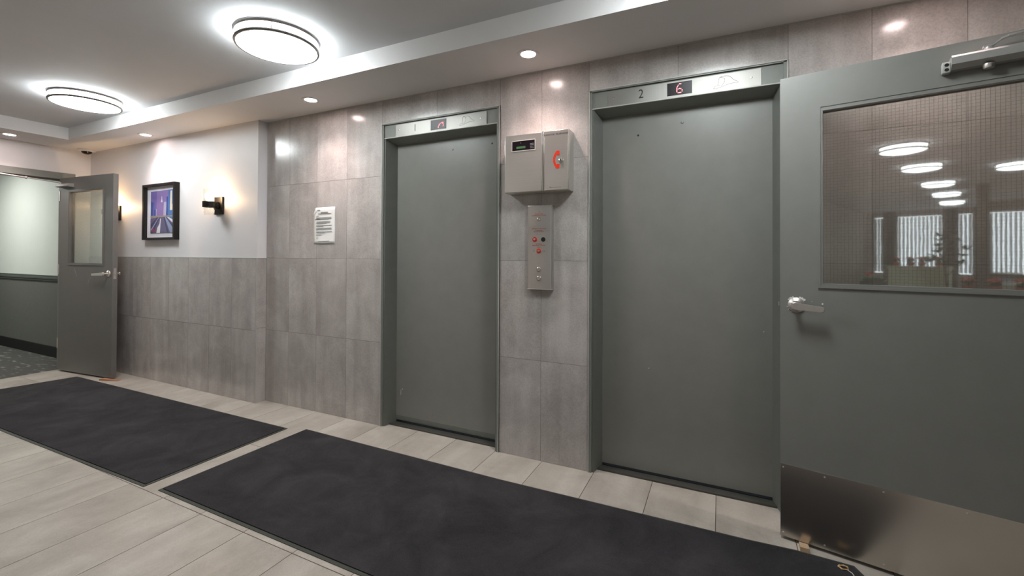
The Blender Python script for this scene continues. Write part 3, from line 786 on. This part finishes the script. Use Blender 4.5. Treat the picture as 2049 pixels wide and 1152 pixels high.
# ------------------------------------------------------------------ right open door leaf
RA = math.radians(11.8)
rd = thing('open_door_leaf', 'grey open door on the right with wired glass window, lever handle and steel kick plate', 'door', (0.2468, -0.2124, 0.0), -RA)
WL, Z0, Z1 = 0.930, 0.014, 2.094
mb = MB(); mb.ring(0, WL, Z0, Z1, 0.152, 0.778, 1.155, 1.928, 0, 0.045); lf = mb.build('leaf', M['doorl'], rd)
mb = MB(); mb.ring(0.142, 0.788, 1.144, 1.944, 0.152, 0.778, 1.154, 1.934, -0.006, 0.0); mb.ring(0.148, 0.782, 1.150, 1.936, 0.160, 0.770, 1.163, 1.918, -0.0035, 0.020)
mb.ring(0.142, 0.788, 1.144, 1.944, 0.160, 0.770, 1.163, 1.918, 0.045, 0.050); mb.build('window_frame', M['doorl'], rd)
mb = MB(); mb.box(0.154, 0.776, 0.020, 0.0245, 1.157, 1.924); gp_ = mb.build('glass_pane', M['wired'], rd)
mb = MB()
k = 0.160
while k < 0.772: mb.box(k - 0.00032, k + 0.00032, 0.0218, 0.0223, 1.160, 1.920); k += 0.0127
k = 1.163
while k < 1.920: mb.box(0.158, 0.772, 0.0219, 0.0224, k - 0.00032, k + 0.00032); k += 0.0127
mb.build('wire_mesh', simple('steel_wire', lin(120, 116, 110), 0.35, 0.8), gp_)
mb = MB(); mb.box(0.001, WL - 0.001, -0.0018, 0.0, 0.015, 0.340, 0, 0.0006); kp = mb.build('kick_plate', M['kick'], rd)
for x, z in [(x, z) for x in (0.012, 0.165, 0.36, 0.60, 0.915) for z in (0.325, 0.032)] :
    mb = MB(); mb.lathe([(0, -0.0022), (0.003, -0.0018), (0.0038, 0)], (x, -0.0018, z), 'Y', 10); mb.build('screw', M['nickel'], kp)
lever(rd, 0.063, 1.063, 0.0, 1, 0.118)
mb = MB(); mb.box(-0.009, 0.0, 0.014, 0.030, 1.052, 1.074, 0, 0.003); mb.build('latch_bolt', M['chrome'], rd)
chipm = simple('chipped_primer', lin(226, 224, 220), 0.7)
def chip(x, z, r_, e=1.0):
    mb = MB(); n = 9
    pts = [(x + r_ * e * random.uniform(.7, 1.1) * math.cos(2 * PI * k / n), z + r_ * random.uniform(.7, 1.1) * math.sin(2 * PI * k / n)) for k in range(n)]
    mb.prism(pts, -0.0006, 0.0); mb.build('paint_chip', chipm, rd)
chip(0.120, 1.082, 0.0016); chip(0.158, 1.074, 0.0040)
for a, s_ in ((42, 0.0060), (56, 0.0055), (70, 0.0035), (112, 0.004), (126, 0.005), (140, 0.0045), (196, 0.002), (214, 0.002), (236, 0.002)):
    chip(0.063 + 0.037 * math.cos(math.radians(a)), 1.063 + 0.037 * math.sin(math.radians(a)), s_, 1.3)
# closer
c_ = thing
mb = MB()
prof = [(0.0, 1.985), (-0.030, 1.985), (-0.052, 2.000), (-0.052, 2.026), (-0.046, 2.034), (0.0, 2.034)]
mb.prism(prof, 0.556, 0.86, 0, 'YZ'); cb = mb.build('door_closer', M['aluminium'], rd)
mb = MB(); mb.box(0.532, 0.556, -0.030, -0.001, 1.978, 2.020, 0, 0.004)
for z in (1.990, 2.008): mb.lathe([(0, -0.0312), (0.006, -0.0312), (0.0065, -0.0300)], (0.545, 0, z), 'Y', 12, 1)
mb.build('end_valve', [M['edge'], M['blackm']], cb)
mb = MB(); mb.lathe([(0, -0.016), (0.014, -0.016), (0.016, -0.010), (0.016, 0)], (0.655, -0.028, 1.985), 'Z', 24); mb.build('spindle_cap', M['nickel'], cb)
mb = MB(); mb.lathe([(0, 0.0), (0.014, 0), (0.012, 0.012), (0, 0.012)], (0.655, -0.028, 2.034), 'Z', 20)
P_ = [(0.640, -0.028, 2.048), (0.665, -0.028, 2.050), (0.685, -0.032, 2.066), (0.70, -0.036, 2.070), (0.80, -0.060, 2.077), (0.92, -0.10, 2.082)]
for a, b in zip(P_, P_[1:]):
    mb.prism([(a[0], a[2] - 0.003), (b[0], b[2] - 0.003), (b[0], b[2] + 0.003), (a[0], a[2] + 0.003)], a[1] - 0.010, a[1] + 0.010)
mb.build('closer_arm', M['aluminium'], cb)

# door stop wedges
mb = MB(); mb.prism([(0.0, 0.0), (0.0, 0.011), (-0.062, 0.022), (-0.064, 0.0)], -0.017, 0.017, 0, 'YZ')
wg = mb.build('door_wedge', simple('pale_wood', lin(200, 170, 138), 0.6, nsc=60, namt=0.12)); tag(wg, 'small raw wood wedge under the open right door', 'door wedge', loc=(0.333, -0.226, 0.0))
wg.rotation_euler = (0, 0, -0.05)
mb = MB(); mb.prism([(0.0, 0.0), (0.0, 0.013), (0.02, 0.015), (0.20, 0.004), (0.20, 0.0)], -0.022, 0.022, 0)
wg = mb.build('door_wedge', M['wood']); tag(wg, 'orange-brown wooden wedge beside the free edge of the left door', 'door wedge', loc=(-5.665, -0.318, 0.0))
wg.rotation_euler = (0, 0, 0.35)

# ------------------------------------------------------------------ left open door leaf
ld_ = thing('open_door_leaf', 'grey open door at the left doorway with tall window and lever handles', 'door', (-6.520, -0.355, 0.0), math.radians(5.17))
WL = 0.937
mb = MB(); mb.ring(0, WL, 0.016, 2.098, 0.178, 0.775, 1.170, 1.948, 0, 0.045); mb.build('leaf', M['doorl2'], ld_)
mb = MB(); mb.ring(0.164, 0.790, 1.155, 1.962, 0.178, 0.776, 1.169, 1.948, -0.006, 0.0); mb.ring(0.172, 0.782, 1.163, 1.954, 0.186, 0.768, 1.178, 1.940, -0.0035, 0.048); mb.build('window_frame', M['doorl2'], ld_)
mb = MB(); mb.box(0.180, 0.774, 0.020, 0.0245, 1.172, 1.946); g2 = mb.build('glass_pane', M['wired'], ld_)
mb = MB(); k = 0.19
while k < 0.766: mb.box(k - 0.0004, k + 0.0004, 0.0218, 0.0223, 1.178, 1.940); k += 0.0127
k = 1.184
while k < 1.938: mb.box(0.186, 0.768, 0.0219, 0.0224, k - 0.0004, k + 0.0004); k += 0.0127
mb.build('wire_mesh', bpy.data.materials['steel_wire'], g2)
lever(ld_, 0.872, 1.073, 0.0, -1, 0.20)
lever(ld_, 0.872, 1.073, 0.045, -1, 0.13, 1)
mb = MB(); mb.box(WL - 0.001, WL + 0.0015, 0.010, 0.035, 1.02, 1.13); mb.cyl((WL, 0.0225, 1.073), 0.007, 0.010, 'X', 10); mb.build('latch_plate', M['nickel'], ld_)
mb = MB(); mb.prism([(0.0, 1.992), (-0.040, 1.992), (-0.052, 2.000), (-0.052, 2.024), (0.0, 2.030)], 0.03, 0.26, 0, 'YZ'); cb = mb.build('door_closer', M['aluminium'], ld_)
mb = MB(); mb.tube([(0.08, -0.03, 2.040), (0.035, -0.10, 2.052), (-0.02, -0.26, 2.066)], 0.006, 8); mb.tube([(-0.02, -0.26, 2.066), (-0.05, -0.42, 2.078), (-0.06, -0.46, 2.082)], 0.009, 8); mb.sphere((-0.02, -0.26, 2.066), 0.014, n=8); mb.cyl((0.08, -0.03, 2.026), 0.012, 0.016)
mb.build('closer_arm', M['aluminium'], cb)
mb = MB(); rr = random.Random(3)
for (x, z, l, a) in ((0.30, 1.09, 0.05, 1.9), (0.32, 1.05, 0.04, 1.6), (0.54, 0.99, 0.07, 1.2), (0.58, 1.03, 0.02, .5)):
    dx, dz = math.cos(a) * l / 2, math.sin(a) * l / 2
    mb.prism([(x - dx - 0.001, z - dz), (x - dx + 0.001, z - dz), (x + dx + 0.001, z + dz), (x + dx - 0.001, z + dz)], -0.0004, 0)
mb.build('scratches', M['edge'], ld_)
for z in (0.25, 1.05, 1.85):
    mb = MB(); mb.cyl((-0.006, 0.0, z), 0.007, 0.11, 'Z', 10); mb.build('hinge', M['nickel'], ld_)

# ------------------------------------------------------------------ floor mats
def mat(pts, label, round_=0.0):
    cx = sum(p[0] for p in pts) / len(pts); cyy = sum(p[1] for p in pts) / len(pts)
    r = thing('entrance_mat', label, 'floor mat', (cx, cyy, 0), group='charcoal entrance mats')
    P = [(p[0] - cx, p[1] - cyy) for p in pts]
    def inset(P, d):
        n = len(P); out = []
        for i in range(n):
            a, b, c = Vector(P[i - 1]), Vector(P[i]), Vector(P[(i + 1) % n])
            d1 = (b - a).normalized(); d2 = (c - b).normalized()
            n1 = Vector((-d1.y, d1.x)); n2 = Vector((-d2.y, d2.x))
            bis = (n1 + n2).normalized(); out.append(tuple(b + bis * d / max(0.3, bis.dot(n1))))
        return out
    I = inset(P, 0.016)
    mb = MB(); n = len(P)
    A = [mb.bm.verts.new((x, y, 0.0005)) for x, y in P]; B = [mb.bm.verts.new((x, y, 0.003)) for x, y in P]; Cc = [mb.bm.verts.new((x, y, 0.005)) for x, y in inset(P, 0.014)]; Dd = [mb.bm.verts.new((x, y, 0.0005)) for x, y in inset(P, 0.02)]
    for R_, Q in ((A, B), (B, Cc), (Cc, Dd), (Dd, A)):
        for i in range(n): mb.bm.faces.new([R_[i], R_[(i + 1) % n], Q[(i + 1) % n], Q[i]])
    mb.build('rubber_border', M['rubber'], r)
    mb = MB(); mb.prism(I, 0.001, 0.0085, 0, 'XY'); mb.build('pile', M['mat'], r)
    return r
# outlines counter-clockwise
mat([(-6.16, -1.300), (-2.858, -1.238), (-2.872, -0.340), (-6.020, -0.368)], 'charcoal entrance mat farther away beside the left door')
mat([(-2.748, -1.222), (0.62, -1.225), (0.520, -0.345), (0.500, -0.297), (0.30, -0.285), (0.119, -0.296), (-1.136, -0.312), (-2.736, -0.290)], 'charcoal entrance mat nearest, in front of both elevators')

# frayed scrap at the mat corner
r = thing('frayed_tear', 'tiny frayed tan scrap on the right corner of the near mat', 'tear', (0.452, -0.345, 0.0085))  # small raised curl added in place of a frayed hole in the mat
mb = MB(); rg = random.Random(5)
mb.tube([(0.016 * math.cos(a) * rg.uniform(.7, 1.2), 0.012 * math.sin(a) * rg.uniform(.7, 1.2), 0.003 + rg.uniform(0, .004)) for a in [k * 0.6 for k in range(11)]], [rg.uniform(0.0012, 0.004) for _ in range(11)], 5)
mb.build('torn_backing', simple('tan_backing', lin(214, 178, 130), 0.6, nsc=200, namt=0.4), r)
mb = MB(); mb.tube([(0.012, -0.006, 0.003), (0.026, -0.020, 0.002), (0.030, -0.040, 0.0015), (0.036, -0.055, 0.0015)], 0.0014, 5); mb.build('loose_thread', M['paper'], r)

# ------------------------------------------------------------------ lobby behind the camera
def bloom(mb, c, r, n, rg, m=0):
    for k in range(n):
        a = rg.uniform(0, 2 * PI); e = rg.uniform(0.0, 0.9); l = r * rg.uniform(0.6, 1.0)
        d = Vector((math.cos(a) * math.cos(e), math.sin(a) * math.cos(e), math.sin(e))); s_ = d.cross(Vector((0, 0, 1))).normalized() * l * 0.28
        c_ = Vector(c); mid = c_ + d * l * 0.55; tip = c_ + d * l
        f = mb.bm.faces.new([mb.bm.verts.new(p) for p in (c_, mid + s_, tip, mid - s_)]); f.material_index = m
def flower_pot(x, y, z, label, rad=0.12, seed=1, bm_='bract'):
    rg = random.Random(seed)
    r = thing('potted_flower', label, 'potted plant', (x, y, z), group='potted red flowers in the lobby')
    mb = MB(); mb.lathe([(0, 0), (rad * .45, 0), (rad * .6, rad * .8), (rad * .52, rad * .8), (0, rad * .7)], seg=24); mb.build('pot', M['terra'], r)
    mb = MB(); bloom(mb, (0, 0, rad * .8), rad * 1.1, 26, rg); mb.build('leaves', M['leaf'], r)
    mb = MB()
    for k in range(5):
        a = k * 1.26; bloom(mb, (rad * .45 * math.cos(a), rad * .45 * math.sin(a), rad * (1.3 + .1 * (k % 2))), rad * .6, 12, rg)
    bloom(mb, (0, 0, rad * 1.5), rad * .6, 12, rg); mb.build('bracts', M[bm_], r)
    return r
tb = thing('lobby_table', 'long pale green lobby table under the windows', 'table', (-0.6, -10.2, 0))
mb = MB(); mb.box(-0.22, 0.72, -0.35, 0.35, 1.04, 1.09, 0, 0.004); mb.build('table_top', M['table'], tb)
mb = MB(); mb.box(-0.20, 0.70, -0.32, 0.32, 0.0, 1.04, 0, 0.003); mb.build('cabinet_body', M['table'], tb)
for i, (x, y) in enumerate([(-0.70, -10.05), (-0.50, -10.25), (-0.30, -10.05), (-0.08, -10.3)]):
    flower_pot(x, y, 1.09, ['leftmost', 'second', 'third', 'rightmost'][i] + ' red flower pot on the lobby table', 0.11, i + 2)
pl = thing('planter_box', 'dark planter box with pale green succulent on a low shelf', 'planter', (-0.16, -4.6, 0.915))
mb = MB(); mb.box(-0.11, 0.11, -0.08, 0.08, 0, 0.07, 0, 0.004); mb.build('planter', M['pot'], pl)
mb = MB(); rg = random.Random(4)
for k in range(5): bloom(mb, (-0.07 + 0.035 * k, 0, 0.07), 0.10, 18, rg)
mb.build('succulent_leaves', M['succ'], pl)
mb = MB()
for k in (-0.05, -0.02): bloom(mb, (k, 0, 0.17 + k * .6), 0.045, 22, rg)
mb.build('blooms', M['bract'], pl)
sh = thing('lobby_shelf', 'low brown lobby shelf unit behind the camera', 'shelf', (0.45, -4.65, 0))
mb = MB(); mb.box(-0.95, 0.95, -0.15, 0.15, 0.885, 0.915, 0, 0.003); mb.build('shelf_top', M['brown'], sh)
mb = MB(); mb.box(-0.93, 0.93, -0.13, 0.13, 0.0, 0.885, 0, 0.003); mb.build('shelf_body', M['wallbeh'], sh)
for i, (x, y) in enumerate([(0.62, -4.68), (0.82, -4.62), (1.00, -4.7), (1.20, -4.6)]):
    flower_pot(x, y, 0.915, ['first', 'second', 'third', 'last'][i] + ' pink flower pot on the low lobby shelf', 0.085, i + 12, 'pinkb')
# indoor tree
tr_ = thing('indoor_tree', 'dark green indoor tree in the lobby behind the camera', 'tree', (0.08, -9.5, 0))
mb = MB(); mb.lathe([(0, 0), (0.16, 0), (0.2, 0.35), (0.18, 0.35), (0, 0.3)], seg=24); mb.build('pot', M['pot'], tr_)
mb = MB(); mb.tube([(0, 0, 0.3), (0.02, 0, 0.8), (-0.02, 0.02, 1.4)], [0.025, 0.02, 0.012])
for a in range(5): mb.tube([(0, 0, 0.9 + a * .1), (0.2 * math.cos(a * 1.3), 0.2 * math.sin(a * 1.3), 1.15 + a * .1)], 0.008, 5)
mb.build('trunk', M['brown'], tr_)
mb = MB(); rg = random.Random(9)
for k in range(26):
    a = rg.uniform(0, 2 * PI); rr_ = rg.uniform(0.05, 0.34); bloom(mb, (rr_ * math.cos(a), rr_ * math.sin(a), rg.uniform(1.15, 1.7)), 0.14, 9, rg)
mb.build('foliage', M['leaf'], tr_)
# office desk seen beyond the partition
dk_ = thing('office_desk', 'lobby office desk with monitor and papers behind the partition', 'desk', (1.3, -10.3, 0))
mb = MB(); mb.box(-0.65, 0.65, -0.35, 0.35, 0.72, 0.76, 0, 0.003); mb.build('desk_top', M['table'], dk_)
for sx in (-0.6, 0.6):
    mb = MB(); mb.box(sx - 0.03, sx + 0.03, -0.32, 0.32, 0, 0.72); mb.build('desk_leg', M['brown'], dk_)
mo = thing('computer_monitor', 'dark computer monitor on the office desk', 'monitor', (1.45, -10.3, 0.76))
mb = MB(); mb.box(-0.24, 0.24, -0.015, 0.015, 0.12, 0.44, 0, 0.005); mb.build('screen', M['black'], mo)
mb = MB(); mb.box(-0.02, 0.02, -0.02, 0.02, 0.0, 0.14); mb.box(-0.10, 0.10, -0.08, 0.08, 0, 0.012); mb.build('stand', M['black'], mo)
pr = thing('office_printer', 'white office printer on the office desk', 'printer', (0.86, -10.25, 0.76))
mb = MB(); mb.box(-0.18, 0.18, -0.18, 0.18, 0, 0.24, 0, 0.012); mb.build('body', M['slat'], pr)
mb = MB(); mb.box(-0.12, 0.12, 0.18, 0.24, 0.10, 0.115); mb.build('paper_tray', M['bluep'], pr)
nb = thing('notice_board', 'white notice board hung on the far lobby wall', 'notice board', (2.2, FY, 1.3))
mb = MB(); mb.box(-0.4, 0.4, 0.0, 0.02, 0, 0.6); mb.build('board', M['paper'], nb)
